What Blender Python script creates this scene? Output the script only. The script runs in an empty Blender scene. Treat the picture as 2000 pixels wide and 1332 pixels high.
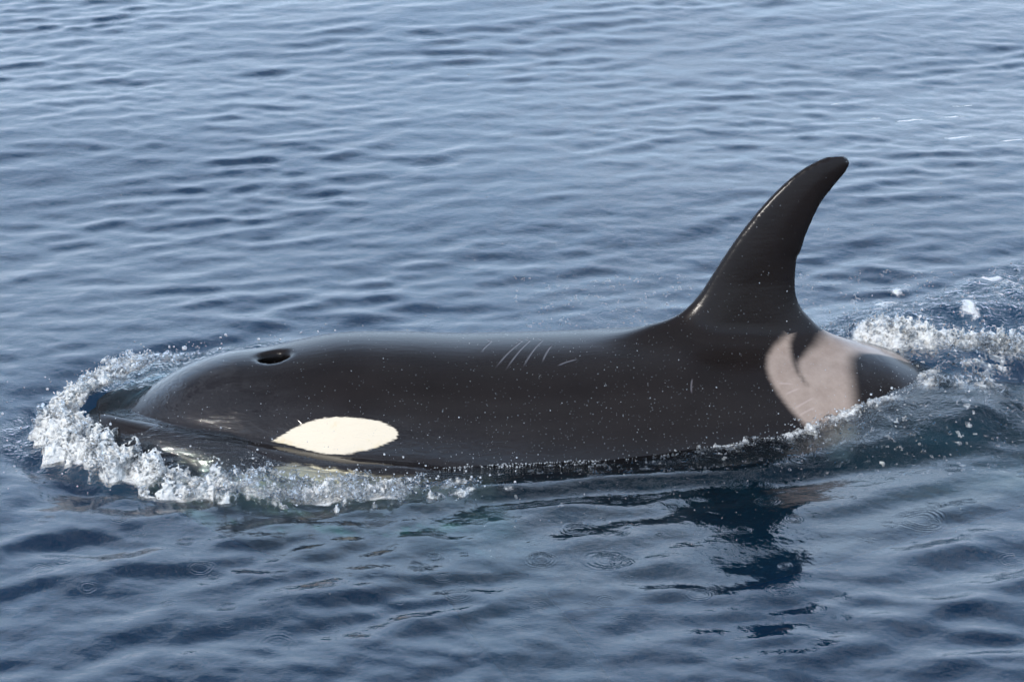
import bpy, math
import numpy as np
from mathutils import Vector

# ------------------------------------------------------------------ camera, sky, sun, exposure
scene = bpy.context.scene
R = math.radians
DIST, DEPR, FPX = 11.0, R(21.0), 6050.0
cam_d = bpy.data.cameras.new('camera')
cam = bpy.data.objects.new('camera', cam_d)
scene.collection.objects.link(cam)
cam.location = (0, -DIST * math.cos(DEPR), DIST * math.sin(DEPR))
cam.rotation_euler = (R(90) - DEPR, 0, 0)
cam_d.sensor_width = 36.0
cam_d.lens = FPX / 2000.0 * 36.0
cam_d.clip_end = 6000
cam_d.clip_start = 0.1
cam_d.dof.use_dof = True
cam_d.dof.focus_distance = 10.1
cam_d.dof.aperture_fstop = 14.0
scene.camera = cam

SUN = Vector((-0.50, -0.68, 0.52)).normalized()
world = bpy.data.worlds.new('World')
scene.world = world
world.use_nodes = True
wn, wl = world.node_tree.nodes, world.node_tree.links
wn.clear()
sky = wn.new('ShaderNodeTexSky')
sky.sky_type = 'NISHITA'
sky.sun_disc = False
sky.sun_elevation = math.asin(SUN.z)
sky.sun_rotation = math.atan2(SUN.x, SUN.y)
sky.air_density = 1.2
sky.dust_density = 1.6
sky.ozone_density = 1.8
tc = wn.new('ShaderNodeTexCoord')
mp = wn.new('ShaderNodeMapping')
mp.inputs['Scale'].default_value = (1.0, 1.0, 2.6)
cl = wn.new('ShaderNodeTexNoise')
cl.inputs['Scale'].default_value = 7.5
cl.inputs['Detail'].default_value = 6
cl.inputs['Roughness'].default_value = 0.58
cl.inputs['Distortion'].default_value = 1.1
cr = wn.new('ShaderNodeValToRGB')
cr.color_ramp.elements[0].position = 0.455
cr.color_ramp.elements[0].color = (0, 0, 0, 1)
cr.color_ramp.elements[1].position = 0.57
cr.color_ramp.elements[1].color = (.6, .6, .6, 1)
wm = wn.new('ShaderNodeMix')
wm.data_type = 'RGBA'
wm.inputs['B'].default_value = (10.2, 11.8, 14.4, 1)     # thin bright cloud over the haze
# pale haze towards the horizon
sz = wn.new('ShaderNodeSeparateXYZ')
hz = wn.new('ShaderNodeMapRange')
hz.interpolation_type = 'SMOOTHERSTEP'
for k_, v_ in zip(('From Min', 'From Max', 'To Min', 'To Max'), (.30, .80, .97, .0)):
    hz.inputs[k_].default_value = v_
hm = wn.new('ShaderNodeMix')
hm.data_type = 'RGBA'
hr = wn.new('ShaderNodeValToRGB')
hr.color_ramp.interpolation = 'B_SPLINE'
for q_, (p_, c_) in enumerate(((0.0, (.27, .365, .475)), (.28, (.385, .52, .69)), (.55, (.38, .59, .92)))):
    e_ = hr.color_ramp.elements[q_] if q_ < 2 else hr.color_ramp.elements.new(p_)
    e_.position = p_
    e_.color = c_ + (1,)
hs = wn.new('ShaderNodeVectorMath')
hs.operation = 'SCALE'
hs.inputs['Scale'].default_value = 20.5
wl.new(hr.outputs['Color'], hs.inputs[0])
wl.new(hs.outputs[0], hm.inputs['B'])
bg = wn.new('ShaderNodeBackground')
bg.inputs['Strength'].default_value = 0.15
wo = wn.new('ShaderNodeOutputWorld')
wl.new(tc.outputs['Generated'], mp.inputs['Vector'])
wl.new(mp.outputs[0], cl.inputs['Vector'])
wl.new(cl.outputs['Fac'], cr.inputs['Fac'])
wl.new(cr.outputs['Color'], wm.inputs['Factor'])
wl.new(tc.outputs['Generated'], sz.inputs[0])
wl.new(sz.outputs[2], hz.inputs['Value'])
wl.new(sz.outputs[2], hr.inputs['Fac'])
wl.new(hz.outputs[0], hm.inputs['Factor'])
wl.new(sky.outputs[0], hm.inputs['A'])
wl.new(hm.outputs['Result'], wm.inputs['A'])
wl.new(wm.outputs['Result'], bg.inputs['Color'])
wl.new(bg.outputs[0], wo.inputs[0])

sun_d = bpy.data.lights.new('sun', 'SUN')
sun_d.energy = 2.5
sun_d.angle = R(0.6)
sun_d.color = (1.0, 0.95, 0.87)
sun = bpy.data.objects.new('sun', sun_d)
sun.rotation_euler = SUN.to_track_quat('Z', 'Y').to_euler()
scene.collection.objects.link(sun)

vs = scene.view_settings
vs.view_transform = 'Standard'
vs.look = 'None'
vs.exposure = 0.3
vs.gamma = 1.0
vs.use_curve_mapping = False
cy = scene.cycles
cy.transparent_max_bounces = 16
cy.max_bounces = 8
cy.volume_bounces = 1
cy.caustics_reflective = False
cy.caustics_refractive = False
cy.sample_clamp_indirect = 6
cy.use_denoising = True
rng = np.random.default_rng(7)

# ------------------------------------------------------------------ helpers
def smooth(e0, e1, x):
    t = np.clip((x - e0) / (e1 - e0), 0, 1)
    return t * t * (3 - 2 * t)

def make_mesh(name, V, Q, smooth_shade=True, mat=None, parent=None):
    V = np.ascontiguousarray(V, dtype=np.float32)
    Q = np.ascontiguousarray(Q, dtype=np.int32)
    me = bpy.data.meshes.new(name)
    n, k = Q.shape
    me.vertices.add(len(V)); me.vertices.foreach_set('co', V.ravel())
    me.loops.add(n * k); me.loops.foreach_set('vertex_index', Q.ravel())
    me.polygons.add(n)
    me.polygons.foreach_set('loop_start', np.arange(0, n * k, k, dtype=np.int32))
    me.update(calc_edges=True)
    me.polygons.foreach_set('use_smooth', np.full(n, smooth_shade))
    me.update()
    if mat: me.materials.append(mat)
    o = bpy.data.objects.new(name, me)
    scene.collection.objects.link(o)
    if parent: o.parent = parent
    return o

def fattr(o, name, arr):
    a = o.data.attributes.new(name, 'FLOAT', 'POINT')
    a.data.foreach_set('value', np.ascontiguousarray(arr, dtype=np.float32).ravel())

def vattr(o, name, arr):
    a = o.data.attributes.new(name, 'FLOAT_VECTOR', 'POINT')
    a.data.foreach_set('vector', np.ascontiguousarray(arr, dtype=np.float32).ravel())

def surface_nets(f, org, h):
    """Quads on the zero level of the field f (inside < 0)."""
    ins = f < 0
    nx, ny, nz = f.shape
    c = np.zeros((nx - 1, ny - 1, nz - 1), np.int8)
    for i in (0, 1):
        for j in (0, 1):
            for k in (0, 1):
                c += ins[i:nx - 1 + i, j:ny - 1 + j, k:nz - 1 + k]
    act = (c > 0) & (c < 8)
    I, J, K = np.nonzero(act)
    idx = np.full(act.shape, -1, np.int32)
    idx[I, J, K] = np.arange(len(I))
    P = np.zeros((len(I), 3)); W = np.zeros(len(I))
    corners = [(i, j, k) for i in (0, 1) for j in (0, 1) for k in (0, 1)]
    for a in corners:
        for ax in range(3):
            if a[ax]: continue
            b = list(a); b[ax] = 1
            fa = f[I + a[0], J + a[1], K + a[2]].astype(float)
            fb = f[I + b[0], J + b[1], K + b[2]].astype(float)
            m = (fa < 0) != (fb < 0)
            t = np.where(m, fa / np.where(fa == fb, 1, fa - fb), 0)
            for q in range(3):
                P[:, q] += m * (a[q] + (t if q == ax else 0))
            W += m
    P /= W[:, None]
    V = (np.stack([I, J, K], 1) + P) * h + np.asarray(org)
    Q = []
    for ax in range(3):
        sl0 = [slice(None)] * 3; sl1 = [slice(None)] * 3
        sl0[ax] = slice(0, -1); sl1[ax] = slice(1, None)
        d = ins[tuple(sl0)] != ins[tuple(sl1)]
        E = np.stack(np.nonzero(d), 1)
        o1, o2 = (ax + 1) % 3, (ax + 2) % 3
        ok = (E[:, o1] > 0) & (E[:, o2] > 0) & (E[:, o1] < f.shape[o1] - 1) & (E[:, o2] < f.shape[o2] - 1)
        E = E[ok]
        def cell(da, db):
            X = E.copy(); X[:, o1] -= da; X[:, o2] -= db
            return idx[X[:, 0], X[:, 1], X[:, 2]]
        q = np.stack([cell(1, 1), cell(0, 1), cell(0, 0), cell(1, 0)], 1)
        flip = ~ins[E[:, 0], E[:, 1], E[:, 2]]
        q[flip] = q[flip][:, ::-1]
        Q.append(q)
    Q = np.concatenate(Q)
    return V, Q[(Q >= 0).all(1)]

def poly_sdf(px, py, poly):
    """Signed distance of points to a closed polygon (negative inside)."""
    poly = np.asarray(poly, float)
    d = np.full(px.shape, 1e9); inside = np.zeros(px.shape, bool)
    n = len(poly)
    for i in range(n):
        ax_, ay_ = poly[i]; bx_, by_ = poly[(i + 1) % n]
        ex, ey = bx_ - ax_, by_ - ay_
        wx, wy = px - ax_, py - ay_
        t = np.clip((wx * ex + wy * ey) / (ex * ex + ey * ey + 1e-12), 0, 1)
        d = np.minimum(d, (wx - t * ex) ** 2 + (wy - t * ey) ** 2)
        c = ((ay_ <= py) & (by_ > py)) | ((by_ <= py) & (ay_ > py))
        if ey != 0:
            inside ^= c & (px < ax_ + (py - ay_) * ex / ey)
    d = np.sqrt(d)
    return np.where(inside, -d, d)

def round_poly(P, k=3):
    P = np.asarray(P, float)
    for _ in range(k):
        Qn = np.roll(P, -1, 0)
        P = np.stack([.75 * P + .25 * Qn, .25 * P + .75 * Qn], 1).reshape(-1, 2)
    return P

# ------------------------------------------------------------------ the whale's frame and profile
S0 = np.array([-1.38, -0.86]); YAW = R(10)
UX, UY = math.cos(YAW), math.sin(YAW)
def to_body(x, y):
    dx, dy = x - S0[0], y - S0[1]
    return dx * UX + dy * UY, -dx * UY + dy * UX
def to_world(s, t):
    return S0[0] + s * UX - t * UY, S0[1] + s * UY + t * UX

SD = np.arange(-0.2, 5.4, 0.004)
def table(xs, ys, sig=0.03):
    y = np.interp(SD, xs, ys)
    n = int(sig * 3 / .004); g = np.exp(-.5 * (np.arange(-n, n + 1) * .004 / sig) ** 2); g /= g.sum()
    return np.convolve(np.pad(y, n, mode='edge'), g, 'valid')
T_ZT = table([0.0, 0.06, 0.123, 0.211, 0.298, 0.385, 0.472, 0.567, 0.662, 0.732, 0.818, 0.905, 1.08, 1.255, 1.432, 1.609, 1.787, 1.948, 2.3, 2.543, 2.69, 2.80, 2.90, 3.03, 3.6, 4.4, 4.7],
             [-.01, 0.045, 0.091, 0.149, 0.195, 0.226, 0.243, 0.242, 0.254, 0.264, 0.275, 0.275, 0.261, 0.242, 0.234, 0.228, 0.226, 0.224, .19, 0.151, 0.114, 0.066, 0.012, -0.045, -0.11, -0.2, -0.21], .022)
T_ZB = table([0, .1, .3, .5, 1, 1.5, 2, 2.5, 3, 3.5, 4, 4.4, 4.7], [-.05, -.14, -.3, -.42, -.62, -.72, -.72, -.62, -.5, -.40, -.33, -.3, -.28], .05)
T_A = table([0, .05, .1, .2, .3, .5, .75, 1, 1.4, 2, 2.5, 3, 3.5, 4, 4.4, 4.7], [.03, .10, .15, .215, .27, .35, .415, .455, .485, .48, .42, .33, .22, .13, .075, .05], .03)
def tab(T, s): return np.interp(s, SD, T)

FIN = round_poly([(1.70, 0.02), (1.86, 0.238), (1.917, 0.262), (1.969, 0.291), (2.011, 0.325), (2.047, 0.369), (2.083, 0.427), (2.128, 0.5), (2.174, 0.568), (2.23, 0.64), (2.286, 0.702), (2.342, 0.755), (2.394, 0.792), (2.445, 0.818), (2.498, 0.827), (2.53, 0.823), (2.549, 0.80), (2.535, 0.765), (2.497, 0.722), (2.451, 0.665), (2.422, 0.602), (2.397, 0.538), (2.386, 0.49), (2.374, 0.476), (2.371, 0.441), (2.369, 0.376), (2.376, 0.33), (2.396, 0.285), (2.44, 0.238), (2.50, 0.16), (2.60, 0.02)], 2)

def f_torso(s, t, z):
    sc = np.maximum(s, 0.0)
    a = tab(T_A, sc); zt = tab(T_ZT, sc); zb = tab(T_ZB, sc)
    zc = (zt + zb) / 2; h = (zt - zb) / 2
    f = (np.sqrt((t / a) ** 2 + ((z - zc) / h) ** 2) - 1) * np.minimum(a, h)
    return f + np.maximum(-s, 0) + np.maximum(s - 4.75, 0)

def f_fin(d2, z, t):
    T = np.interp(z, [0.0, .25, .4, .83], [.085, .058, .038, .017])
    g = np.sqrt(np.maximum(0, 1 + d2 / .12) ** 2 + (t / T) ** 2) - 1
    return g * np.minimum(T, .05)

def f_flip(s, t, z):
    at = np.abs(t)
    q = at - .36                       # along the flipper
    cs = 1.22 + q * .55; cz = -.42 - q * .62
    c = .17 * np.sqrt(np.clip(1 - ((q - .22) / .42) ** 2, .02, 1))
    f = np.sqrt(((s - cs) / c) ** 2 + ((z - cz) / .035) ** 2) - 1
    return np.maximum(f * .035, np.maximum(q - .6, -q - .1))

def f_fluke(s, t, z):
    at = np.abs(t)
    cs = 4.62 + at * .55
    c = .17 * np.sqrt(np.clip(1 - (at / .68) ** 1.6, .02, 1))
    th = .03 * (1 - .7 * np.clip(at / .68, 0, 1))
    f = np.sqrt(((s - cs) / c) ** 2 + ((z + .25) / th) ** 2) - 1
    return np.maximum(f * th, at - .68)

def smin(a, b, k):
    h = np.clip(.5 + .5 * (b - a) / k, 0, 1)
    return b * (1 - h) + a * h - k * h * (1 - h)

def f_lip(s, t, z):
    # the upper jaw swells out under the melon
    sc = np.clip(s, 0.02, .95)
    c = tab(T_A, sc) - .012
    r_ = np.interp(s, [-.03, .05, .2, .45, .8, 1.0], [.062, .080, .082, .064, .030, .0])
    zl = np.interp(s, [-.05, .1, .3, .6, 1.0], [.015, .022, .02, .005, -.03])
    q = np.sqrt((np.abs(t) - c) ** 2 * .8 + (z - zl) ** 2) - r_
    nose = np.sqrt(np.maximum(0, np.abs(t) - .05) ** 2 + (z - .012) ** 2 + (s - .035) ** 2) - .062
    q = np.where((s > .02) & (s < .98), q, .3)
    return np.minimum(q, nose)
def f_chin(s, t, z):
    # the pale lower jaw and throat, full and close under the surface
    sc = np.clip(s, 0.10, 1.45)
    c = tab(T_A, sc) + np.interp(sc, [.1, .4, .9, 1.4], [.01, .035, .03, -.06])
    r_ = np.interp(s, [.05, .2, .5, .9, 1.2, 1.45], [.02, .075, .09, .085, .05, .01])
    zl = np.interp(s, [.1, .3, .6, 1.0, 1.4], [-.060, -.056, -.058, -.070, -.12])
    q = np.sqrt((np.abs(t) - c) ** 2 + (z - zl) ** 2 * .8) - r_
    return np.where((s > .06) & (s < 1.44), q, .3)
BH = (0.602, -0.02)
def f_whale(s, t, z, d2):
    f = f_torso(s, t, z)
    f = smin(f, f_fin(d2, z, t), .075)
    f = smin(f, f_lip(s, t, z), .022)
    f = smin(f, f_chin(s, t, z), .03)
    f = smin(f, f_flip(s, t, z), .05)
    f = smin(f, f_fluke(s, t, z), .04)
    # blowhole crater
    b = (np.sqrt(((s - BH[0]) / .050) ** 2 + ((t - BH[1]) / .038) ** 2 + ((z - .245) / .075) ** 2) - 1) * .042
    f = -smin(-f, b, .022)
    return f

H = 0.0125
gs = np.arange(-.06, 5.16, H); gt = np.arange(-.98, .98, H); gz = np.arange(-.92, .87, H)
d2g = poly_sdf(gs[:, None] + 0 * gz[None], gz[None] + 0 * gs[:, None], FIN)
F = np.empty((len(gs), len(gt), len(gz)), np.float32)
for i0 in range(0, len(gs), 60):
    i1 = min(i0 + 60, len(gs))
    F[i0:i1] = f_whale(gs[i0:i1, None, None], gt[None, :, None], gz[None, None, :], d2g[i0:i1, None, :])
BV, BQ = surface_nets(F, (gs[0], gt[0], gz[0]), H)
def fw(P):
    near = (P[:, 0] > 1.5) & (P[:, 0] < 2.9)
    d2 = np.full(len(P), .6)
    d2[near] = poly_sdf(P[near, 0], P[near, 2], FIN)
    d2[~near] = 1.0
    return f_whale(P[:, 0], P[:, 1], P[:, 2], d2)
for _ in range(3):
    e = .003; f0 = fw(BV); G = np.zeros_like(BV)
    for q in range(3):
        Pp = BV.copy(); Pp[:, q] += e; Pm = BV.copy(); Pm[:, q] -= e
        G[:, q] = (fw(Pp) - fw(Pm)) / (2 * e)
    st = (-f0 / np.maximum((G ** 2).sum(1), .05))[:, None] * G
    L = np.linalg.norm(st, axis=1, keepdims=True)
    BV += st * np.minimum(1, .006 / np.maximum(L, 1e-9)) * .8
del F

# ------------------------------------------------------------------ water level
C_S = [-.4, -.12, 0, .2, .43, .6, .85, 1.16, 1.66, 2.28, 2.57, 2.9, 3.3, 4.2]
C_Z = [.0, .05, .078, .100, .086, .052, .010, -.014, -.022, .004, .048, .078, .04, .0]
def half_at(s):
    sc = np.clip(s, 0, 4.75)
    a = tab(T_A, sc); zt = tab(T_ZT, sc); zb = tab(T_ZB, sc)
    zc = (zt + zb) / 2; h = (zt - zb) / 2
    return a * np.sqrt(np.clip(1 - ((0.03 - zc) / h) ** 2, 0, 1))
_s = np.linspace(0.02, 2.9, 60)
OUT = np.concatenate([np.stack([_s, -half_at(_s)], 1), np.stack([_s, half_at(_s)], 1)[::-1]])
dg_s = np.arange(-1.5, 5.5, .02); dg_t = np.arange(-2.5, 3.0, .02)
DG = poly_sdf(dg_s[:, None] + 0 * dg_t[None], dg_t[None] + 0 * dg_s[:, None], OUT)
def bilin(G, g0, h0, g1, h1, u, v):
    a = np.clip((u - g0) / h0, 0, G.shape[0] - 1.001); b = np.clip((v - g1) / h1, 0, G.shape[1] - 1.001)
    i = a.astype(int); j = b.astype(int); a = a - i; b = b - j
    return G[i, j] * (1 - a) * (1 - b) + G[i + 1, j] * a * (1 - b) + G[i, j + 1] * (1 - a) * b + G[i + 1, j + 1] * a * b
def hull_d(s, t): return bilin(DG, dg_s[0], .02, dg_t[0], .02, s, t)

def base_level(s, t):
    d = np.maximum(hull_d(s, t), 0)
    c = np.interp(s, C_S, C_Z)
    w = np.interp(s, [-.2, .0, .3, .9, 1.2, 2.5, 3.5], [.15, .13, .125, .15, .22, .26, .35])
    z = c * np.exp(-(d / w) ** 2)
    # the crest that rolls off the snout and runs back outside the hull
    dc = np.interp(s, [-.3, .0, .5, 1.3], [.10, .16, .20, .24])
    ac = np.interp(s, [-.35, -.2, .1, .8, 1.4, 1.8], [0, .03, .032, .02, .008, 0]) * (1 - .6 * smooth(.02, -.08, t) * smooth(-.08, .06, s))
    z = z + ac * np.exp(-((d - dc) / .07) ** 2)
    z = z + .045 * smooth(-.02, .06, t) * np.exp(-((d - .03) / .07) ** 2) * smooth(-.15, -.02, s) * (1 - smooth(.4, .8, s))
    # trough just outside of it
    z = z - .55 * ac * np.exp(-((d - dc - .2) / .12) ** 2)
    z = z + .032 * smooth(.0, .1, t) * np.exp(-((d - .27) / .065) ** 2) * smooth(-.1, .1, s) * (1 - smooth(.75, 1.1, s))
    # wake shoulder on the far side of the tail
    z = z + .05 * smooth(2.35, 3.0, s) * np.exp(-((t - .15 - .42 * (s - 2.2)) / .16) ** 2)
    # the sheet of water lying over the sunk tail stock
    z = z + .035 * smooth(2.75, 3.0, s) * np.exp(-((t + .02) / .14) ** 2) * (1 - smooth(3.6, 4.4, s))
    # near-side ridge trailing from the tail stock
    z = z + .035 * smooth(2.2, 3.0, s) * np.exp(-((t + .42 + .03 * (s - 2.2)) / .14) ** 2)
    # hollow and swell lines on the near side of the body
    z = z + .014 * smooth(.9, 1.6, s) * np.exp(-((d - .2 - .05 * (s - 1)) / .07) ** 2) * (t < 0)
    z = z - .012 * smooth(1.0, 1.8, s) * np.exp(-((d - .36) / .09) ** 2) * (t < 0)
    return z

def belt(s, t):
    """0..1: how much broken white water lies here."""
    d = hull_d(s, t)
    near = t < 0
    i0 = np.interp(s, [-.2, 0, .25, .5, .8, 1.2, 1.6], [.04, .07, .19, .20, .185, .19, .19])
    i1 = np.interp(s, [-.2, 0, .3, .8, 1.2, 1.6], [.20, .26, .33, .33, .30, .23])
    m = smooth(i0 - .03, i0 + .03, d) * (1 - smooth(i1 - .045, i1 + .02, d))
    fr = 1 - smooth(.85, 1.45, s)
    j0 = np.interp(s, [-.2, 0, .3], [.02, .04, .10]); j1 = np.interp(s, [-.2, .0, .3, .7], [.21, .28, .34, .36])
    mf = smooth(j0, j0 + .05, d) * (1 - smooth(j1 - .05, j1 + .02, d)) * (1 - smooth(.12, .55, s))
    wn_ = smooth(-.08, .08, t)
    return np.where(s > -.35, m * fr * (1 - wn_) + mf * wn_, 0)

def churn_amt(s, t):
    d = hull_d(s, t)
    film = (t < .05) * smooth(-.1, 0, s) * (1 - smooth(.10, .17, d)) * (1 - smooth(.75, 1.1, s))
    head = (1 - .93 * film) * (1 - smooth(.28, .36, d)) * (1 - smooth(.6, 1.25, s)) * smooth(-.45, -.3, s)
    # the body side strip, widening to the tail wake
    strip = (t < 0) * smooth(1.2, 2.2, s) * (1 - smooth(.08 + .06 * (s - 1.2), .2 + .12 * (s - 1.2), d))
    wake = smooth(2.3, 2.6, s) * (1 - smooth(0, .12, t - (.32 + .55 * (s - 2.35)))) * smooth(-.75, -.45, t) * (1 - .62 * smooth(.02, -.12, t))
    return np.clip(np.maximum(np.maximum(head, .35 * strip), .9 * wake), 0, 1)

# ------------------------------------------------------------------ water sheet (graded grid)
def graded(lo, hi, step_fn, far):
    xs = [lo]
    while xs[-1] < hi: xs.append(xs[-1] + step_fn(xs[-1]))
    up_ = []; st = step_fn(xs[-1]); v = xs[-1]
    while v < far: st *= 1.22; v += st; up_.append(v)
    dn = []; st = step_fn(xs[0]); v = xs[0]
    while v > -far: st *= 1.22; v -= st; dn.append(v)
    return np.array(dn[::-1] + xs + up_)
gx = graded(-3.3, 3.3, lambda v: .0085, 2500)
gy = graded(-3.3, 6.3, lambda v: .0080 + .0017 * max(0, v + 0.2), 2500)
dgx = np.gradient(gx); dgy = np.gradient(gy)

def spec(K, lam, slope, mean, spread, seed, shape=None, chop=.8):
    r = np.random.default_rng(seed)
    l = np.exp(r.uniform(math.log(lam[0]), math.log(lam[1]), K))
    k = 2 * np.pi / l
    th = mean + spread * r.standard_normal(K)
    w = np.ones(K) if shape is None else np.exp(-.5 * (np.log(l / shape[0]) / shape[1]) ** 2)
    w = w / math.sqrt((w ** 2).sum() / 2)
    A = w * slope / k * np.exp(1j * r.uniform(0, 2 * np.pi, K))
    kx, ky = k * np.cos(th), k * np.sin(th)
    def att(dd): return smooth(2.2, 4.5, l[None] / dd[:, None])
    EX = np.exp(1j * gx[:, None] * kx[None]) * att(dgx)
    EY = np.exp(1j * gy[:, None] * ky[None]) * att(dgy)
    hgt = ((EX * A) @ EY.T).real
    if not chop: return hgt
    dx_ = ((EX * (A * 1j * kx / k)) @ EY.T).real * chop
    dy_ = ((EX * (A * 1j * ky / k)) @ EY.T).real * chop
    return hgt, dx_, dy_

h1, cx1, cy1 = spec(230, (.08, .9), .046, R(101), R(22), 11, (.17, .50), .45)
h2, cx2, cy2 = spec(130, (.10, .9), .037, R(116), R(28), 12, (.22, .5), .45)
h3, cx3, cy3 = spec(24, (1.4, 7.0), .018, R(98), R(30), 13, (2.5, .7), .5)
h4, cx4, cy4 = spec(110, (.045, .16), .030, R(100), R(55), 14, (.10, .4), .3)
X, Y = np.meshgrid(gx, gy, indexing='ij')
s_, t_ = to_body(X, Y)
dh = hull_d(s_, t_)
far_off = smooth(5, 9, np.hypot(X, Y))
cam_calm = 1 - .2 * (1 - smooth(.1, .6, dh))            # the hull damps the small ripples beside it
h5, cx5, cy5 = spec(90, (.14, .7), .068, R(121), R(17), 17, (.27, .45), .5)
wkm = smooth(-.6, -1.4, Y) * .9 + .1
gust = spec(18, (1.2, 5.0), 1.0, 0, 3, 15, None, 0)
gust = np.clip(.85 + .35 * gust / gust[200:600, 200:800].std(), .35, 1.5)
patch = spec(40, (.5, 2.4), 1.0, R(95), R(40), 16, None, 0)
patch = np.clip(1 + .65 * patch / patch[200:600, 200:800].std(), .25, 2.0)
amb = (h1 * patch + h2 + h5 * wkm) * cam_calm + h3 + h4 * gust * cam_calm
churn = churn_amt(s_, t_) * (1 - far_off)
foam = belt(s_, t_)
t1 = spec(160, (.035, .22), 1.0, 0, 3, 21, (.09, .5), 0)
t2 = spec(60, (.15, .5), 1.0, 0, 3, 22, None, 0)
turb = .26 * t1 + .13 * t2
base = base_level(s_, t_) * (1 - far_off)
Z = amb * (1 - .5 * churn) + base + churn * turb
amp = cam_calm * (1 - .5 * churn)
XX = X + (cx1 * patch + cx2 + cx5 * wkm) * amp + cx3
YY = Y + (cy1 * patch + cy2 + cy5 * wkm) * amp + cy3
WZ = Z.astype(np.float32)
def water_at(x, y):
    a = np.interp(x, gx, np.arange(len(gx))); b = np.interp(y, gy, np.arange(len(gy)))
    a = np.clip(a, 0, len(gx) - 1.001); b = np.clip(b, 0, len(gy) - 1.001)
    i = a.astype(int); j = b.astype(int); a = a - i; b = b - j
    return WZ[i, j] * (1 - a) * (1 - b) + WZ[i + 1, j] * a * (1 - b) + WZ[i, j + 1] * (1 - a) * b + WZ[i + 1, j + 1] * a * b

# share of air in the water, plus highlight flecks painted in, used by the water material
r_f = spec(140, (.03, .5), 1.0, 0, 3, 31, (.12, .7), 0); r_f /= r_f[150:700, 150:700].std()
wk = smooth(2.5, 2.75, s_) * np.exp(-((t_ - .21 + .45 * (s_ - 2.85).clip(-.1, .6)) / .10) ** 2)
wk2 = smooth(2.5, 2.75, s_) * np.exp(-((t_ - .38 - .42 * (s_ - 2.6)) / .20) ** 2) * .42
edge = (t_ < 0) * smooth(1.25, 1.7, s_) * np.exp(-(np.maximum(dh, 0) / (.022 + .02 * (s_ - 1.2).clip(0, 2))) ** 2) * (1 - smooth(2.6, 2.8, s_)) * .9 * (dh > -.02)
tail_n = smooth(2.55, 2.8, s_) * np.exp(-((t_ + .22) / .16) ** 2) * .22
pat = 0 * s_
for a_, b_, c_, d_ in ((2.93, .72, .06, .14), (3.08, .84, .16, .06), (3.17, .50, .09, .10), (3.32, .66, .13, .05), (3.42, .90, .08, .06), (2.78, .50, .07, .04)):
    pat = np.maximum(pat, (.50 + .22 * r_f) * np.exp(-((s_ - a_) / c_) ** 2 - ((t_ - b_) / d_) ** 2))
fm = np.maximum.reduce([foam * .9, wk, wk2, edge, tail_n, pat])
fm = np.clip(fm * 1.5 + .33 * r_f * (fm > .02) - .62, 0, 1) * (1 - far_off)
for a_, b_, c_, d_ in ((1.74, 2.71, .05, .016), (1.93, 2.76, .06, .016), (1.90, 2.42, .08, .014), (2.12, 2.36, .05, .014), (1.56, 2.74, .03, .013), (2.0, 2.95, .03, .016), (2.25, 2.2, .06, .013), (1.45, 2.98, .05, .012)):
    fm = np.maximum(fm, .85 * np.exp(-((X - a_ - .03 * np.sin(Y * 300)) / c_) ** 2 - ((Y - b_ - .25 * (X - a_)) / d_) ** 2))  # reflected highlight flecks on the far ripples, painted as foam

nx_, ny_ = X.shape
Vt = np.stack([XX, YY, Z], -1).reshape(-1, 3)
ii = np.arange(nx_ * ny_).reshape(nx_, ny_)
Qt = np.stack([ii[:-1, :-1], ii[1:, :-1], ii[1:, 1:], ii[:-1, 1:]], -1).reshape(-1, 4)
ring = np.concatenate([ii[:, 0], ii[-1, 1:], ii[:-1, -1][::-1], ii[0, 1:-1][::-1]])
nb = len(ring); off = len(Vt)
Vb = Vt[ring].copy(); Vb[:, 2] = -14.0
ctr = off + nb
Vall = np.concatenate([Vt, Vb, [[0, 0, -14.0]]])
b0 = off + np.arange(nb); b1 = off + (np.arange(nb) + 1) % nb
Qs = np.stack([b0, b1, np.roll(ring, -1), ring], -1)
# bottom: fan folded into quads (two rim edges each)
if nb % 2: raise RuntimeError
ev = np.arange(0, nb, 2)
Qb = np.stack([np.full(len(ev), ctr), b0[(ev + 2) % nb], b0[ev + 1], b0[ev]], -1)
Qall = np.concatenate([Qt, Qs, Qb])
nskirt = nb + 1

# ------------------------------------------------------------------ materials
def node(nt, typ, **kw):
    n = nt.nodes.new(typ)
    for k, v in kw.items():
        if k.startswith('_'): n.inputs[k[1:].replace('_', ' ')].default_value = v
        else: setattr(n, k, v)
    return n
def math_n(nt, op, a, b=None, c=None, clamp=False):
    n = nt.nodes.new('ShaderNodeMath'); n.operation = op; n.use_clamp = clamp
    for q, v in enumerate((a, b, c)):
        if v is None: continue
        if isinstance(v, (int, float)): n.inputs[q].default_value = v
        else: nt.links.new(v, n.inputs[q])
    return n.outputs[0]
def attr(nt, name, out='Fac'):
    n = nt.nodes.new('ShaderNodeAttribute'); n.attribute_name = name
    return n.outputs[out]
def new_mat(name):
    m = bpy.data.materials.new(name); m.use_nodes = True; m.node_tree.nodes.clear()
    return m, m.node_tree
def maprange(nt, v, a, b, c, d, kind='SMOOTHSTEP'):
    n = nt.nodes.new('ShaderNodeMapRange'); n.interpolation_type = kind
    nt.links.new(v, n.inputs['Value'])
    for k, x in zip(('From Min', 'From Max', 'To Min', 'To Max'), (a, b, c, d)): n.inputs[k].default_value = x
    return n.outputs[0]

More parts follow.
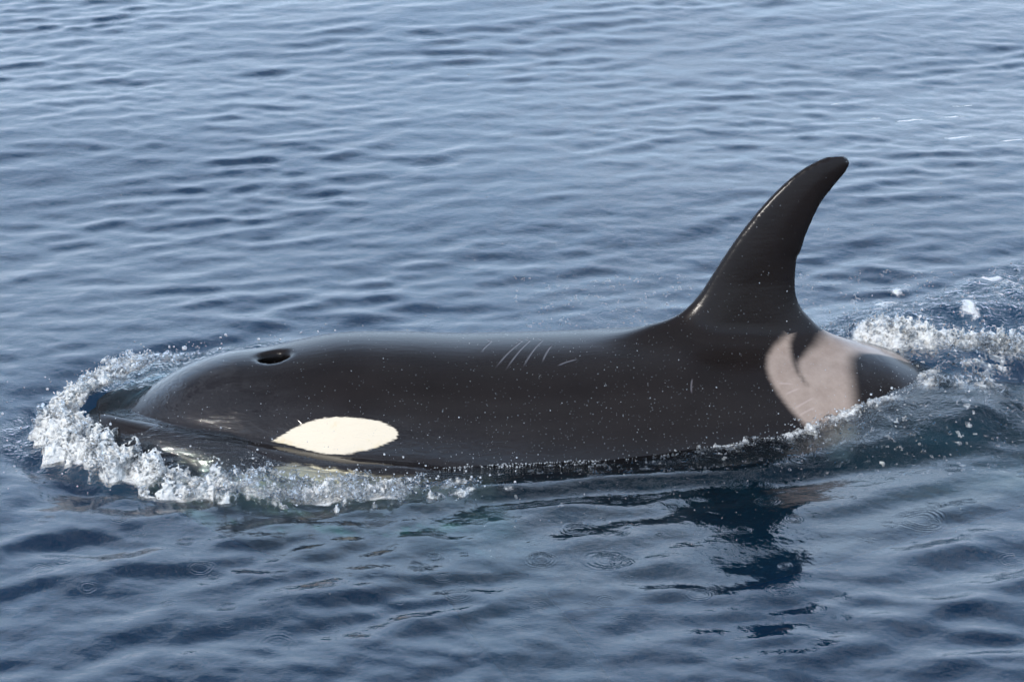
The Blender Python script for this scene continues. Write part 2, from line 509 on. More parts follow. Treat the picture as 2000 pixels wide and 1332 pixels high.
def water_material(name, volume=True, sheet=True):
    m, nt = new_mat(name); L = nt.links.new
    out = node(nt, 'ShaderNodeOutputMaterial')
    geo = node(nt, 'ShaderNodeNewGeometry')
    pos = geo.outputs['Position']
    foam_a = attr(nt, 'foam'); churn_a = attr(nt, 'churn')
    nz = node(nt, 'ShaderNodeTexNoise', _Scale=26.0, _Detail=3.0, _Roughness=.55); L(pos, nz.inputs['Vector'])
    nz2 = node(nt, 'ShaderNodeTexNoise', _Scale=70.0, _Detail=3.0, _Roughness=.6); L(pos, nz2.inputs['Vector'])
    hb = math_n(nt, 'MULTIPLY', nz.outputs['Fac'], .0022)
    hc = math_n(nt, 'MULTIPLY', math_n(nt, 'MULTIPLY', nz2.outputs['Fac'], .012), churn_a)
    hsum = math_n(nt, 'ADD', hb, hc)
    if sheet:
        mf_ = node(nt, 'ShaderNodeMapping'); mf_.inputs['Rotation'].default_value = (0, 0, -YAW + R(6)); mf_.inputs['Scale'].default_value = (3.5, 42, 0); L(pos, mf_.inputs['Vector'])
        nfl = node(nt, 'ShaderNodeTexNoise', _Scale=1.6, _Detail=3.0, _Roughness=.55, _Distortion=.5); L(mf_.outputs[0], nfl.inputs['Vector'])
        hsum = math_n(nt, 'ADD', hsum, math_n(nt, 'MULTIPLY', math_n(nt, 'MULTIPLY', nfl.outputs['Fac'], .005), attr(nt, 'film')))
    if sheet:
        # rings of fallen drops: distance to scattered cell centres turned into ripples
        for sc, seed, rad, lam, am in ((2.2, 0.0, .085, .017, .0006), (4.2, 3.7, .045, .012, .0005), (6.5, 9.1, .03, .010, .0004)):
            mpn = node(nt, 'ShaderNodeMapping'); mpn.inputs['Location'].default_value = (seed, seed * 1.7, 0)
            mpn.inputs['Scale'].default_value = (1, 1, 0)
            wob = node(nt, 'ShaderNodeTexNoise', _Scale=9.0, _Detail=2.0); L(pos, wob.inputs['Vector'])
            vm_ = node(nt, 'ShaderNodeVectorMath', operation='MULTIPLY_ADD'); L(wob.outputs['Color'], vm_.inputs[0]); vm_.inputs[1].default_value = (.035, .035, 0); L(pos, vm_.inputs[2])
            L(vm_.outputs[0], mpn.inputs['Vector'])
            vo = node(nt, 'ShaderNodeTexVoronoi', voronoi_dimensions='2D', _Scale=sc, _Randomness=1.0)
            L(mpn.outputs[0], vo.inputs['Vector'])
            dist = math_n(nt, 'DIVIDE', vo.outputs['Distance'], sc)
            sep = node(nt, 'ShaderNodeSeparateColor'); L(vo.outputs['Color'], sep.inputs[0])
            rr = math_n(nt, 'MULTIPLY_ADD', sep.outputs[0], rad * .8, rad * .25)       # radius of this ring
            on = math_n(nt, 'GREATER_THAN', sep.outputs[1], .45)
            u = math_n(nt, 'SUBTRACT', dist, math_n(nt, 'MULTIPLY', rr, .75))
            envl = math_n(nt, 'EXPONENT', math_n(nt, 'MULTIPLY', math_n(nt, 'POWER', math_n(nt, 'DIVIDE', u, math_n(nt, 'MULTIPLY', rr, .38)), 2.0), -1.0))
            sn = math_n(nt, 'SINE', math_n(nt, 'MULTIPLY', dist, 2 * math.pi / lam))
            v = math_n(nt, 'MULTIPLY', math_n(nt, 'MULTIPLY', sn, envl), math_n(nt, 'MULTIPLY', on, am))
            v = math_n(nt, 'MULTIPLY', v, attr(nt, 'drops'))
            hsum = math_n(nt, 'ADD', hsum, v)
    bump = node(nt, 'ShaderNodeBump'); bump.inputs['Strength'].default_value = 1.0; bump.inputs['Distance'].default_value = 1.0
    L(hsum, bump.inputs['Height'])
    fres = node(nt, 'ShaderNodeFresnel', _IOR=1.333); L(bump.outputs[0], fres.inputs['Normal'])
    gl = node(nt, 'ShaderNodeBsdfGlossy'); gl.inputs['Color'].default_value = (1, 1, 1, 1)
    gl.inputs['Roughness'].default_value = .03
    L(bump.outputs[0], gl.inputs['Normal'])
    tr = node(nt, 'ShaderNodeBsdfTransparent')
    wmix = node(nt, 'ShaderNodeMixShader'); L(fres.outputs[0], wmix.inputs[0]); L(tr.outputs[0], wmix.inputs[1]); L(gl.outputs[0], wmix.inputs[2])
    # aerated water
    df = node(nt, 'ShaderNodeBsdfDiffuse'); df.inputs['Color'].default_value = (.90, .88, .84, 1)
    tl = node(nt, 'ShaderNodeBsdfTranslucent'); tl.inputs['Color'].default_value = (.80, .86, .88, 1)
    L(bump.outputs[0], df.inputs['Normal'])
    fo = node(nt, 'ShaderNodeMixShader'); fo.inputs[0].default_value = .32; L(df.outputs[0], fo.inputs[1]); L(tl.outputs[0], fo.inputs[2])
    gl2 = node(nt, 'ShaderNodeBsdfGlossy'); gl2.inputs['Roughness'].default_value = .06; L(bump.outputs[0], gl2.inputs['Normal'])
    fo2 = node(nt, 'ShaderNodeMixShader'); L(fres.outputs[0], fo2.inputs[0]); L(fo.outputs[0], fo2.inputs[1]); L(gl2.outputs[0], fo2.inputs[2])
    nf = node(nt, 'ShaderNodeTexNoise', _Scale=55.0, _Detail=5.0, _Roughness=.75); L(pos, nf.inputs['Vector'])
    ff = math_n(nt, 'ADD', foam_a, math_n(nt, 'MULTIPLY', math_n(nt, 'SUBTRACT', nf.outputs['Fac'], .5), 1.6))
    ff = math_n(nt, 'MULTIPLY', maprange(nt, ff, .24, .90, 0, .93), math_n(nt, 'GREATER_THAN', foam_a, .01))
    allm = node(nt, 'ShaderNodeMixShader'); L(ff, allm.inputs[0]); L(wmix.outputs[0], allm.inputs[1]); L(fo2.outputs[0], allm.inputs[2])
    L(allm.outputs[0], out.inputs['Surface'])
    if volume:
        va = node(nt, 'ShaderNodeVolumeAbsorption'); va.inputs['Color'].default_value = (0.12, .74, .87, 1); va.inputs['Density'].default_value = 3.2
        vsn = node(nt, 'ShaderNodeVolumeScatter'); vsn.inputs['Color'].default_value = (.20, .72, 1.0, 1); vsn.inputs['Density'].default_value = .27
        vadd = node(nt, 'ShaderNodeAddShader'); L(va.outputs[0], vadd.inputs[0]); L(vsn.outputs[0], vadd.inputs[1])
        L(vadd.outputs[0], out.inputs['Volume'])
    return m

M_water = water_material('sea_water')
M_splash = water_material('aerated_water', volume=False, sheet=False)

sea = make_mesh('water', Vall, Qall, True, M_water)
sea['kind'] = 'structure'
sea['label'] = 'rippled blue-grey sea surface around the swimming whale'
z0 = np.zeros(nskirt)
fattr(sea, 'foam', np.concatenate([fm.ravel(), z0]))
fattr(sea, 'churn', np.concatenate([churn.ravel(), z0]))
drops = (1 - smooth(.9, 1.5, np.abs(hull_d(s_, t_)))) * (1 - .7 * churn) * smooth(.25, -.1, t_) 
drops = np.maximum(drops, .35 * (1 - smooth(.4, 1.0, dh)) * (1 - churn)) * (1 - far_off)
film_w = (t_ < .05) * smooth(-.1, .05, s_) * (1 - smooth(.10, .2, dh)) * (1 - smooth(1.3, 2.0, s_))
fattr(sea, 'film', np.concatenate([film_w.ravel(), z0]))
fattr(sea, 'drops', np.concatenate([drops.ravel(), z0]))

# the sea bed far below, and the box of water stands on it
mb, nt = new_mat('sea_bed')
o_ = node(nt, 'ShaderNodeOutputMaterial'); d_ = node(nt, 'ShaderNodeBsdfDiffuse'); d_.inputs['Color'].default_value = (.03, .05, .06, 1)
nt.links.new(d_.outputs[0], o_.inputs[0])
bed = make_mesh('sea_bed', [[-2600, -2600, -14.3], [2600, -2600, -14.3], [2600, 2600, -14.3], [-2600, 2600, -14.3]], [[0, 1, 2, 3]], False, mb)
bed['kind'] = 'structure'

# ------------------------------------------------------------------ whale mesh with its markings
s_b, t_b, z_b = BV.T
a_b = tab(T_A, s_b.clip(0)); zt_b = tab(T_ZT, s_b.clip(0)); zb_b = tab(T_ZB, s_b.clip(0))
zc_b = (zt_b + zb_b) / 2; h_b = (zt_b - zb_b) / 2
phi = np.arctan2((z_b - zc_b) / h_b, np.abs(t_b) / a_b)
KV = .45
vv = phi * KV
EYE = [(0.566, 29.6), (0.616, 34.5), (0.653, 37.6), (0.696, 40.1), (0.738, 41.2), (0.784, 41.6), (0.83, 41.1), (0.882, 40.5), (0.927, 39.6), (0.962, 37.8), (0.978, 35.7), (0.97, 33.1), (0.937, 30.3), (0.893, 27.6), (0.851, 25.8), (0.8, 24.2), (0.758, 23.9), (0.718, 24.4), (0.664, 26.1), (0.613, 28.1)]
SAD = [(2.353, 83.1), (2.322, 81.5), (2.281, 78.2), (2.249, 72.9), (2.231, 65.2), (2.232, 58.5), (2.243, 53.1), (2.26, 48.2), (2.283, 43.1), (2.31, 38.2), (2.353, 31.7), (2.40, 20), (2.46, 20), (2.49, 31.0), (2.507, 45.6), (2.515, 54.9), (2.525, 65.4), (2.543, 75.1), (2.586, 80.5), (2.663, 83.5), (2.782, 86.0), (2.805, 95), (2.742, 104), (2.532, 102), (2.481, 93), (2.470, 87.5), (2.456, 84.1), (2.432, 80.2), (2.39, 75.6), (2.353, 70.4), (2.341, 65.5), (2.341, 61.5), (2.354, 55.8), (2.331, 63.0), (2.329, 70.9), (2.333, 77.8), (2.338, 80.5)]
def pol(P): return [(a, R(b) * KV) for a, b in P]
d_eye = poly_sdf(s_b, vv, [(.560 + (a - .566) * .985, b) for a, b in pol(EYE)])
d_sad = poly_sdf(s_b, vv, pol(SAD))
d_sad = np.where(z_b > zt_b + .05, .2, d_sad)
jaw = np.interp(s_b, [-.1, 0, .2, .4, .6, .8, 1.0, 1.25, 1.5, 2.0, 2.6, 3.2, 4.0], [-.03, -.035, -.03, -.005, .036, .018, -.020, -.10, -.50, -.62, -.36, -.30, -.26])
d_jaw = z_b - jaw
d_jaw = np.where((np.abs(t_b) > a_b + .16) & (s_b < 2.2), .2, d_jaw)
d_jaw = np.where((np.abs(t_b) > .34) & (z_b < -.3) & (f_flip(s_b, t_b, z_b) < .03), .2, d_jaw)

whale = bpy.data.objects.new('orca', None)
scene.collection.objects.link(whale)
whale.location = (S0[0], S0[1], 0); whale.rotation_euler = (0, 0, YAW)
whale['label'] = 'black and white orca surfacing with tall curved dorsal fin, white eye patch and grey saddle'
whale['category'] = 'orca'

def skin_material():
    m, nt = new_mat('orca_skin'); L = nt.links.new
    out = node(nt, 'ShaderNodeOutputMaterial')
    geo = node(nt, 'ShaderNodeTexCoord'); pos = geo.outputs['Object']
    uv = attr(nt, 'skin_pos', 'Vector')
    # fuzzy edge noise: hair-fine streaks
    mpn = node(nt, 'ShaderNodeMapping'); mpn.inputs['Scale'].default_value = (18, 90, 1); mpn.inputs['Rotation'].default_value = (0, 0, R(25)); L(uv, mpn.inputs['Vector'])
    en = node(nt, 'ShaderNodeTexNoise', _Scale=1.6, _Detail=4.0, _Roughness=.65); L(mpn.outputs[0], en.inputs['Vector'])
    ej = math_n(nt, 'MULTIPLY', math_n(nt, 'SUBTRACT', en.outputs['Fac'], .5), .022)
    e1 = maprange(nt, math_n(nt, 'ADD', attr(nt, 'd_eye'), ej), -.004, .003, 1, 0)
    e2n = node(nt, 'ShaderNodeMapRange'); e2n.interpolation_type = 'SMOOTHSTEP'
    js = attr(nt, 'jaw_soft'); L(math_n(nt, 'ADD', attr(nt, 'd_jaw'), ej), e2n.inputs['Value'])
    L(math_n(nt, 'MULTIPLY', js, -1.0), e2n.inputs['From Min']); L(js, e2n.inputs['From Max'])
    e2n.inputs['To Min'].default_value = 1; e2n.inputs['To Max'].default_value = 0
    e2 = e2n.outputs[0]
    soft = attr(nt, 'sad_soft')
    e3n = node(nt, 'ShaderNodeMapRange'); e3n.interpolation_type = 'SMOOTHSTEP'
    L(math_n(nt, 'ADD', attr(nt, 'd_sad'), math_n(nt, 'MULTIPLY', ej, .5)), e3n.inputs['Value'])
    L(math_n(nt, 'MULTIPLY', soft, -1.0), e3n.inputs['From Min']); L(soft, e3n.inputs['From Max'])
    e3n.inputs['To Min'].default_value = 1; e3n.inputs['To Max'].default_value = 0
    e3 = e3n.outputs[0]
    # base black with faint mottling
    n1 = node(nt, 'ShaderNodeTexNoise', _Scale=5.0, _Detail=5.0, _Roughness=.6); L(pos, n1.inputs['Vector'])
    blk = node(nt, 'ShaderNodeMix', data_type='RGBA'); blk.inputs['A'].default_value = (.0060, .0045, .0040, 1); blk.inputs['B'].default_value = (.014, .0105, .0098, 1)
    L(n1.outputs['Fac'], blk.inputs['Factor'])
    n2 = node(nt, 'ShaderNodeTexNoise', _Scale=7.0, _Detail=7.0, _Roughness=.72); L(pos, n2.inputs['Vector'])
    sadc = node(nt, 'ShaderNodeMix', data_type='RGBA'); sadc.inputs['A'].default_value = (.20, .145, .115, 1); sadc.inputs['B'].default_value = (.31, .24, .195, 1); L(maprange(nt, n2.outputs['Fac'], .2, .8, 0, 1), sadc.inputs['Factor'])
    whc = node(nt, 'ShaderNodeMix', data_type='RGBA'); whc.inputs['A'].default_value = (.54, .43, .27, 1); whc.inputs['B'].default_value = (.58, .49, .37, 1)
    L(maprange(nt, n2.outputs['Fac'], .32, .5, 0, 1), whc.inputs['Factor'])
    def mixc(a, b, f):
        n = node(nt, 'ShaderNodeMix', data_type='RGBA'); L(a, n.inputs['A']); L(f, n.inputs['Factor'])
        if isinstance(b, tuple): n.inputs['B'].default_value = b
        else: L(b, n.inputs['B'])
        return n.outputs['Result']
    col = mixc(blk.outputs['Result'], sadc.outputs['Result'], e3)
    # rake scars
    def seg(p, q, w, bw=.006):
        p = (p[0], R(p[1]) * KV); q = (q[0], R(q[1]) * KV)
        e = (q[0] - p[0], q[1] - p[1]); l = math.hypot(*e); ux, uy = e[0] / l, e[1] / l
        sep = node(nt, 'ShaderNodeSeparateXYZ'); L(uv, sep.inputs[0])
        x = math_n(nt, 'SUBTRACT', sep.outputs[0], p[0]); y = math_n(nt, 'SUBTRACT', sep.outputs[1], p[1])
        al = math_n(nt, 'ADD', math_n(nt, 'MULTIPLY', x, ux), math_n(nt, 'MULTIPLY', y, uy))
        pe = math_n(nt, 'SUBTRACT', math_n(nt, 'MULTIPLY', x, uy), math_n(nt, 'MULTIPLY', y, ux))
        bow = math_n(nt, 'MULTIPLY', math_n(nt, 'SINE', math_n(nt, 'MULTIPLY', al, math.pi / l)), bw)
        pe = math_n(nt, 'ABSOLUTE', math_n(nt, 'ADD', pe, bow))
        a1 = maprange(nt, pe, w * .3, w, 1, 0)
        a2 = math_n(nt, 'MULTIPLY', maprange(nt, al, 0, l * .3, 0, 1), maprange(nt, al, l * .75, l, 1, 0))
        sep2 = node(nt, 'ShaderNodeSeparateXYZ'); L(pos, sep2.inputs[0])
        return math_n(nt, 'MULTIPLY', math_n(nt, 'MULTIPLY', a1, a2), math_n(nt, 'LESS_THAN', sep2.outputs[1], .02))
    scars = None
    for p, q in (((1.311, 68.7), (1.47, 95)), ((1.343, 67.2), (1.503, 97)), ((1.405, 69.1), (1.517, 92)), ((1.475, 72), (1.534, 86)),
                 ((1.95, 52), (1.965, 60)),
                 ((1.28, 80), (1.37, 96)), ((1.52, 70), (1.60, 74))):
        g = seg(p, q, .0038, .003)
        scars = g if scars is None else math_n(nt, 'MAXIMUM', scars, g)
    col = mixc(col, (.16, .14, .145, 1), math_n(nt, 'MULTIPLY', scars, .42))
    sc2 = None
    for p, q in (((2.285, 43.0), (2.375, 49.5)), ((2.30, 40.0), (2.37, 44.5)), ((2.25, 56.5), (2.31, 56.0)), ((2.268, 50.5), (2.33, 54))):
        g = seg(p, q, .005, .001); sc2 = g if sc2 is None else math_n(nt, 'MAXIMUM', sc2, g)
    col = mixc(col, (.50, .40, .37, 1), math_n(nt, 'MULTIPLY', sc2, .2))
    col = mixc(col, whc.outputs['Result'], e1)
    col = mixc(col, (.66, .56, .36, 1), e2)
    col = mixc(col, (.002, .0018, .0018, 1), attr(nt, 'pit'))
    pb = node(nt, 'ShaderNodeBsdfPrincipled')
    L(math_n(nt, 'ADD', math_n(nt, 'MULTIPLY_ADD', attr(nt, 'pit'), -.24, .24), math_n(nt, 'MULTIPLY', attr(nt, 'wet'), .6)), pb.inputs['Specular IOR Level'])
    L(col, pb.inputs['Base Color'])
    pb.inputs['Roughness'].default_value = .38
    pb.inputs['IOR'].default_value = 1.34
    wet = attr(nt, 'wet')
    L(maprange(nt, wet, 0, 1, .21, .045, 'LINEAR'), pb.inputs['Roughness'])
    L(maprange(nt, attr(nt, 'wet'), .2, .9, 0, .12), pb.inputs['Coat Weight']); pb.inputs['Coat Roughness'].default_value = .03; pb.inputs['Coat IOR'].default_value = 1.4
    # relief: fine skin grain, wrinkled running film of water low on the flank
    g1 = node(nt, 'ShaderNodeTexNoise', _Scale=120.0, _Detail=3.0, _Roughness=.6); L(pos, g1.inputs['Vector'])
    mp2 = node(nt, 'ShaderNodeMapping'); mp2.inputs['Scale'].default_value = (9, 9, 26); mp2.inputs['Rotation'].default_value = (0, R(-12), 0); L(pos, mp2.inputs['Vector'])
    g2 = node(nt, 'ShaderNodeTexNoise', _Scale=1.5, _Detail=4.0, _Roughness=.55, _Distortion=1.6); L(mp2.outputs[0], g2.inputs['Vector'])
    mp3 = node(nt, 'ShaderNodeMapping'); mp3.inputs['Scale'].default_value = (10, 70, 60); mp3.inputs['Rotation'].default_value = (0, R(20), 0); L(pos, mp3.inputs['Vector'])
    g3 = node(nt, 'ShaderNodeTexNoise', _Scale=1.2, _Detail=3.0, _Roughness=.5); L(mp3.outputs[0], g3.inputs['Vector'])
    hh = math_n(nt, 'MULTIPLY', math_n(nt, 'MULTIPLY', g1.outputs['Fac'], .00045), maprange(nt, wet, 0, .6, 1, 0))
    hh = math_n(nt, 'ADD', hh, math_n(nt, 'MULTIPLY', g3.outputs['Fac'], math_n(nt, 'MULTIPLY', maprange(nt, wet, 0, .5, 1, .1), .0006)))
    hh = math_n(nt, 'ADD', hh, math_n(nt, 'MULTIPLY', math_n(nt, 'MULTIPLY', g2.outputs['Fac'], .0034), wet))
    hh = math_n(nt, 'ADD', hh, math_n(nt, 'MULTIPLY', scars, -.0012))
    bp = node(nt, 'ShaderNodeBump'); bp.inputs['Distance'].default_value = 1.0; L(hh, bp.inputs['Height'])
    L(bp.outputs[0], pb.inputs['Normal']); L(bp.outputs[0], pb.inputs['Coat Normal'])
    L(pb.outputs[0], out.inputs[0])
    return m
M_skin = skin_material()
body = make_mesh('body', BV, BQ, True, M_skin, whale)
fattr(body, 'd_eye', d_eye); fattr(body, 'd_sad', d_sad); fattr(body, 'd_jaw', d_jaw)
fattr(body, 'pit', smooth(1.15, .90, np.sqrt(((s_b - BH[0]) / .050) ** 2 + ((t_b - BH[1]) / .038) ** 2)) * (z_b > 0) * (z_b < tab(T_ZT, s_b) - .004))
fattr(body, 'jaw_soft', np.interp(s_b, [.8, 1.1, 1.5], [.005, .03, .16]))
fattr(body, 'sad_soft', np.interp(s_b, [2.35, 2.5, 2.56, 2.62], [.016, .038, .032, .010]))
xb, yb = to_world(s_b, t_b)
above = z_b - water_at(xb, yb)
wet = np.where(above > 0, np.exp(-(above / np.interp(s_b, [.15, .42], [.065, .15])) ** 4), 1) * np.interp(s_b, [0.1, .25, 1.3, 1.8, 3], [.2, 1, .5, .15, .3])
fattr(body, 'wet', wet)
vattr(body, 'skin_pos', np.stack([s_b, vv, 0 * vv], 1))

def ellipsoid(name, c, r, mat, parent, n=24, m=16):
    V = []; Q = []
    for i in range(m + 1):
        a = math.pi * i / m
        for j in range(n):
            b = 2 * math.pi * j / n
            V.append((c[0] + r[0] * math.sin(a) * math.cos(b), c[1] + r[1] * math.sin(a) * math.sin(b), c[2] + r[2] * math.cos(a)))
    for i in range(m):
        for j in range(n):
            Q.append((i * n + j, (i + 1) * n + j, (i + 1) * n + (j + 1) % n, i * n + (j + 1) % n))
    return make_mesh(name, V, Q, True, mat, parent)
mbh, nt = new_mat('blowhole_lining')
o_ = node(nt, 'ShaderNodeOutputMaterial'); p_ = node(nt, 'ShaderNodeBsdfPrincipled')
p_.inputs['Base Color'].default_value = (.006, .005, .005, 1); p_.inputs['Roughness'].default_value = .35; p_.inputs['Specular IOR Level'].default_value = .15
nz_ = node(nt, 'ShaderNodeTexNoise', _Scale=60.0, _Detail=3.0); b_ = node(nt, 'ShaderNodeBump'); b_.inputs['Distance'].default_value = .006
tco = node(nt, 'ShaderNodeTexCoord'); nt.links.new(tco.outputs['Object'], nz_.inputs['Vector'])
nt.links.new(nz_.outputs['Fac'], b_.inputs['Height']); nt.links.new(b_.outputs[0], p_.inputs['Normal']); nt.links.new(p_.outputs[0], o_.inputs[0])
ellipsoid('blowhole', (BH[0], BH[1] + .004, .182), (.034, .022, .014), mbh, whale)
meye, nt = new_mat('eye_dark')
o_ = node(nt, 'ShaderNodeOutputMaterial'); p_ = node(nt, 'ShaderNodeBsdfPrincipled')
p_.inputs['Base Color'].default_value = (.01, .008, .007, 1); p_.inputs['Roughness'].default_value = .08
nt.links.new(p_.outputs[0], o_.inputs[0])
for sg in (-1, 1):
    se = .53; a = float(tab(T_A, se)); zt = float(tab(T_ZT, se)); zb = float(tab(T_ZB, se)); zc = (zt + zb) / 2; h = (zt - zb) / 2
    ze = .025
    te = a * math.sqrt(1 - ((ze - zc) / h) ** 2)
    ellipsoid('eye', (se, sg * (te - .008), ze), (.018, .012, .014), meye, whale, 16, 10)

# ------------------------------------------------------------------ broken water (surface nets of a churned field)
def noise3(shape, h, lam, seed):
    r = np.random.default_rng(seed)
    f = np.fft.rfftn(r.standard_normal(shape).astype(np.float32))
    ks = [np.fft.fftfreq(n, h) for n in shape[:2]] + [np.fft.rfftfreq(shape[2], h)]
    k = np.sqrt(ks[0][:, None, None] ** 2 + ks[1][None, :, None] ** 2 + ks[2][None, None] ** 2) + 1e-6
    f *= np.exp(-.5 * (np.log(k * lam) / .45) ** 2)
    o = np.fft.irfftn(f, s=shape).astype(np.float32)
    return o / o.std()

def splash_mesh(name, x0, x1, y0, y1, zlo, zhi, h, thick, seed, white):
    xs = np.arange(x0, x1, h); ys = np.arange(y0, y1, h); zs = np.arange(zlo, zhi, h)
    Xg, Yg = np.meshgrid(xs, ys, indexing='ij')
    sg, tg = to_body(Xg, Yg)
    T = thick(sg, tg)                              # crest thickness of the froth, <0 where there is none
    wz = water_at(Xg, Yg)
    shp = (len(xs), len(ys), len(zs))
    n = .6 * noise3(shp, h, .06, seed) + .7 * noise3(shp, h, .026, seed + 1) + .62 * noise3(shp, h, .013, seed + 2)
    zz = zs[None, None, :] - wz[:, :, None]
    A = (.008 + .50 * np.maximum(T, 0))[:, :, None]
    f = zz - (T * 1.0)[:, :, None] + n * A * .62
    f = np.maximum(f, -(zz + .05))
    f[[0, -1]] = 1; f[:, [0, -1]] = 1; f[:, :, [0, -1]] = 1
    V, Q = surface_nets(f.astype(np.float32), (x0, y0, zlo), h)
    wv = water_at(V[:, 0], V[:, 1])
    # drop what lies under the water sheet
    keep = (V[:, 2] > wv - .006)
    kq = keep[Q].any(1); Q = Q[kq]
    used = np.zeros(len(V), bool); used[Q] = True
    mp_ = np.cumsum(used) - 1
    V = V[used]; Q = mp_[Q]
    V = V + rng.normal(0, h * .08, V.shape)
    o = make_mesh(name, V, Q, True, M_splash)
    sv, tv = to_body(V[:, 0], V[:, 1])
    fattr(o, 'foam', white(sv, tv, V)); fattr(o, 'churn', np.ones(len(V)))
    return o

def low(u, v, seed, lam=.18):
    r = np.random.default_rng(seed); o = np.zeros_like(u)
    for _ in range(14):
        a = r.uniform(0, 6.28); k = 6.28 / (lam * r.uniform(.5, 2)); o += np.sin(k * (u * math.cos(a) + v * math.sin(a)) + r.uniform(0, 6.28))
    return o / math.sqrt(7)

def bow_thick(s, t):
    w = low(s, t, 5, .12)
    b = belt(s + .02 * w, t + .02 * low(s, t, 6, .1))
    tk = np.interp(s, [-.35, -.15, .2, .7, 1.2, 1.6], [.015, .032, .034, .028, .015, .008])
    return tk * (b - .25 + .12 * w * b) / .75 - .012 * (b < .3)
bow = splash_mesh('bow_splash', -1.80, .40, -1.60, .0, -.04, .20, .0052, bow_thick, 40,
                  lambda s, t, V: np.clip((.70 - .52 * smooth(.12, .65, s) + .26 * low(s, t, 9, .09) + .12 * low(s, t, 10, .035)) * (1 - .75 * smooth(-.05, .4, s) * smooth(0, .1, t)), .05, 1))
bow['kind'] = 'stuff'
bow['label'] = 'white broken water curling around the submerged snout of the orca'
def tail_thick(s, t):
    w = low(s, t, 15, .16)
    a = smooth(2.55, 2.78, s) * np.exp(-((t - .19 + .45 * np.clip(s - 2.85, -.1, .6)) / .09) ** 2)
    d = hull_d(s, t)
    e = (t < 0) * smooth(1.5, 2.0, s) * (1 - smooth(2.55, 2.75, s)) * np.exp(-((d - .01) / .03) ** 2) * .36
    g = smooth(2.6, 2.8, s) * np.exp(-((t + .14 + .05 * w) / .07) ** 2) * .30 * (1 - smooth(3.2, 3.6, s))
    m = np.maximum.reduce([a, e, g])
    return .055 * (m * (1 + .25 * w) - .22)
tw = splash_mesh('tail_wake_foam', .0, 2.75, -1.15, .75, -.06, .20, .0075, tail_thick, 50,
                 lambda s, t, V: np.clip(.78 * np.maximum(np.exp(-((t - .17) / .16) ** 2), .5) + .15 * low(s, t, 19, .12), .1, 1))
tw['kind'] = 'stuff'
tw['label'] = 'foaming wake over the submerged tail stock behind the fin'

# ------------------------------------------------------------------ flying drops
def ico():
    p = (1 + 5 ** .5) / 2
    v = np.array([(-1, p, 0), (1, p, 0), (-1, -p, 0), (1, -p, 0), (0, -1, p), (0, 1, p), (0, -1, -p), (0, 1, -p), (p, 0, -1), (p, 0, 1), (-p, 0, -1), (-p, 0, 1)], float)
    v /= np.linalg.norm(v[0])
    f = np.array([(0, 11, 5), (0, 5, 1), (0, 1, 7), (0, 7, 10), (0, 10, 11), (1, 5, 9), (5, 11, 4), (11, 10, 2), (10, 7, 6), (7, 1, 8), (3, 9, 4), (3, 4, 2), (3, 2, 6), (3, 6, 8), (3, 8, 9), (4, 9, 5), (2, 4, 11), (6, 2, 10), (8, 6, 7), (9, 8, 1)])
    return v, f
IV, IF = ico()
md, nt = new_mat('water_drop'); L = nt.links.new
o_ = node(nt, 'ShaderNodeOutputMaterial'); df = node(nt, 'ShaderNodeBsdfDiffuse'); df.inputs['Color'].default_value = (.8, .82, .84, 1)
tp = node(nt, 'ShaderNodeBsdfTransparent'); gq = node(nt, 'ShaderNodeBsdfGlossy'); gq.inputs['Roughness'].default_value = .15
m1 = node(nt, 'ShaderNodeMixShader'); m1.inputs[0].default_value = .33; L(tp.outputs[0], m1.inputs[1]); L(df.outputs[0], m1.inputs[2])
fr = node(nt, 'ShaderNodeFresnel', _IOR=1.5); m2 = node(nt, 'ShaderNodeMixShader'); L(fr.outputs[0], m2.inputs[0]); L(m1.outputs[0], m2.inputs[1]); L(gq.outputs[0], m2.inputs[2])
L(m2.outputs[0], o_.inputs[0])
def drops_mesh(name, P, r):
    n = len(P)
    st = 1 + .5 * rng.random((n, 1, 3))
    V = P[:, None, :] + IV[None] * r[:, None, None] * st
    Q = (IF[None] + (np.arange(n) * 12)[:, None, None]).reshape(-1, 3)
    return make_mesh(name, V.reshape(-1, 3), Q, True, md)
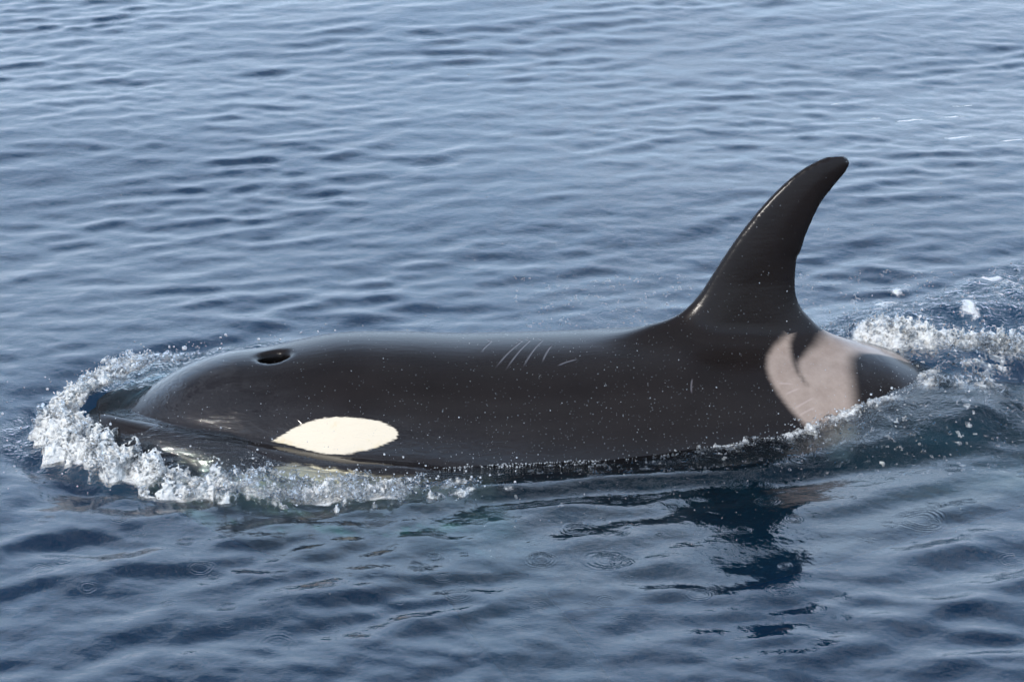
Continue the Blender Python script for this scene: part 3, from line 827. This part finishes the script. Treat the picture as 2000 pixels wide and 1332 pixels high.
# thrown around the bow and the tail
N0 = 60000
P = np.stack([rng.uniform(-1.9, .5, N0), rng.uniform(-1.75, .1, N0)], 1)
sp, tp_ = to_body(P[:, 0], P[:, 1])
bl = np.maximum.reduce([belt(sp + rng.normal(0, .03, N0), tp_ + rng.normal(0, .03, N0)), .05 * (hull_d(sp, tp_) < .42) * (sp < 1.2)])
k = (rng.random(N0) < bl * .13) & (hull_d(sp, tp_) > .0)
P = P[k]; zz = water_at(P[:, 0], P[:, 1]) + np.abs(rng.normal(0, .022, len(P))) + .02
PB = np.column_stack([P, zz]); rB = np.exp(rng.normal(math.log(.0021), .40, len(P)))
P2 = np.stack([rng.uniform(.9, 2.7, N0), rng.uniform(-1.1, 1.2, N0)], 1)
sp, tp_ = to_body(P2[:, 0], P2[:, 1])
wgt = churn_amt(sp, tp_) * .03 + .12 * smooth(2.5, 2.7, sp) * np.exp(-((tp_ - .1) / .16) ** 2) + .25 * (tp_ < 0) * smooth(1.4, 2.2, sp) * np.exp(-((hull_d(sp, tp_) - .02) / .03) ** 2)
k = (rng.random(N0) < wgt) & (hull_d(sp, tp_) > 0)
P2 = P2[k]; PT = np.column_stack([P2, water_at(P2[:, 0], P2[:, 1]) + np.abs(rng.normal(0, .02, len(P2))) + .012]); rT = np.exp(rng.normal(math.log(.0015), .4, len(P2)))
sd = drops_mesh('splash_drops', np.concatenate([PB, PT]), np.concatenate([rB, rT]))
sd['kind'] = 'stuff'; sd['label'] = 'water drops thrown up along the bow splash and the wake'
N3 = 4200  # pale beads added to stand for glints along the hull contact line
sw = rng.uniform(.25, 2.6, N3); dw = np.abs(rng.normal(0, .028, N3))
tw_ = -(half_at(sw) + .055 * np.interp(sw, [.25, .6, 1.0], [1, .8, 0]) + dw)
xw, yw = to_world(sw, tw_)
kk = low(sw, tw_, 61, .25) + .4 * rng.standard_normal(N3) > .1
PW = np.column_stack([xw, yw, water_at(xw, yw) + .001])[kk]; rW = np.exp(rng.normal(math.log(.00115), .42, kk.sum()))
beads = drops_mesh('waterline_glint_beads', PW, rW); beads['kind'] = 'stuff'; beads['label'] = 'bright water beads added as glints where the sea meets the flank'
# fine mist of the blow hanging over the animal
N1 = 10000
Pm = np.column_stack([rng.normal(.3, 1.0, N1), rng.normal(-1.3, .55, N1), np.abs(rng.normal(0, .45, N1)) + .05])
Pm = Pm[(Pm[:, 2] > water_at(Pm[:, 0], Pm[:, 1]) + .01)]
ms, mt = to_body(Pm[:, 0], Pm[:, 1])
Pm = Pm[(np.abs(mt) > .52) | (Pm[:, 2] > .9) | (ms > 3)]
rm = np.exp(rng.normal(math.log(.00044), .50, len(Pm)))
mist = drops_mesh('blow_mist', Pm, rm)
mist['kind'] = 'stuff'; mist['label'] = 'fine spray drops hanging in the air over the orca'
print('tris', sum(len(o.data.loop_triangles) or len(o.data.polygons) * 2 for o in scene.objects if o.type == 'MESH'), [(o.name, len(o.data.polygons)) for o in scene.objects if o.type == 'MESH'])
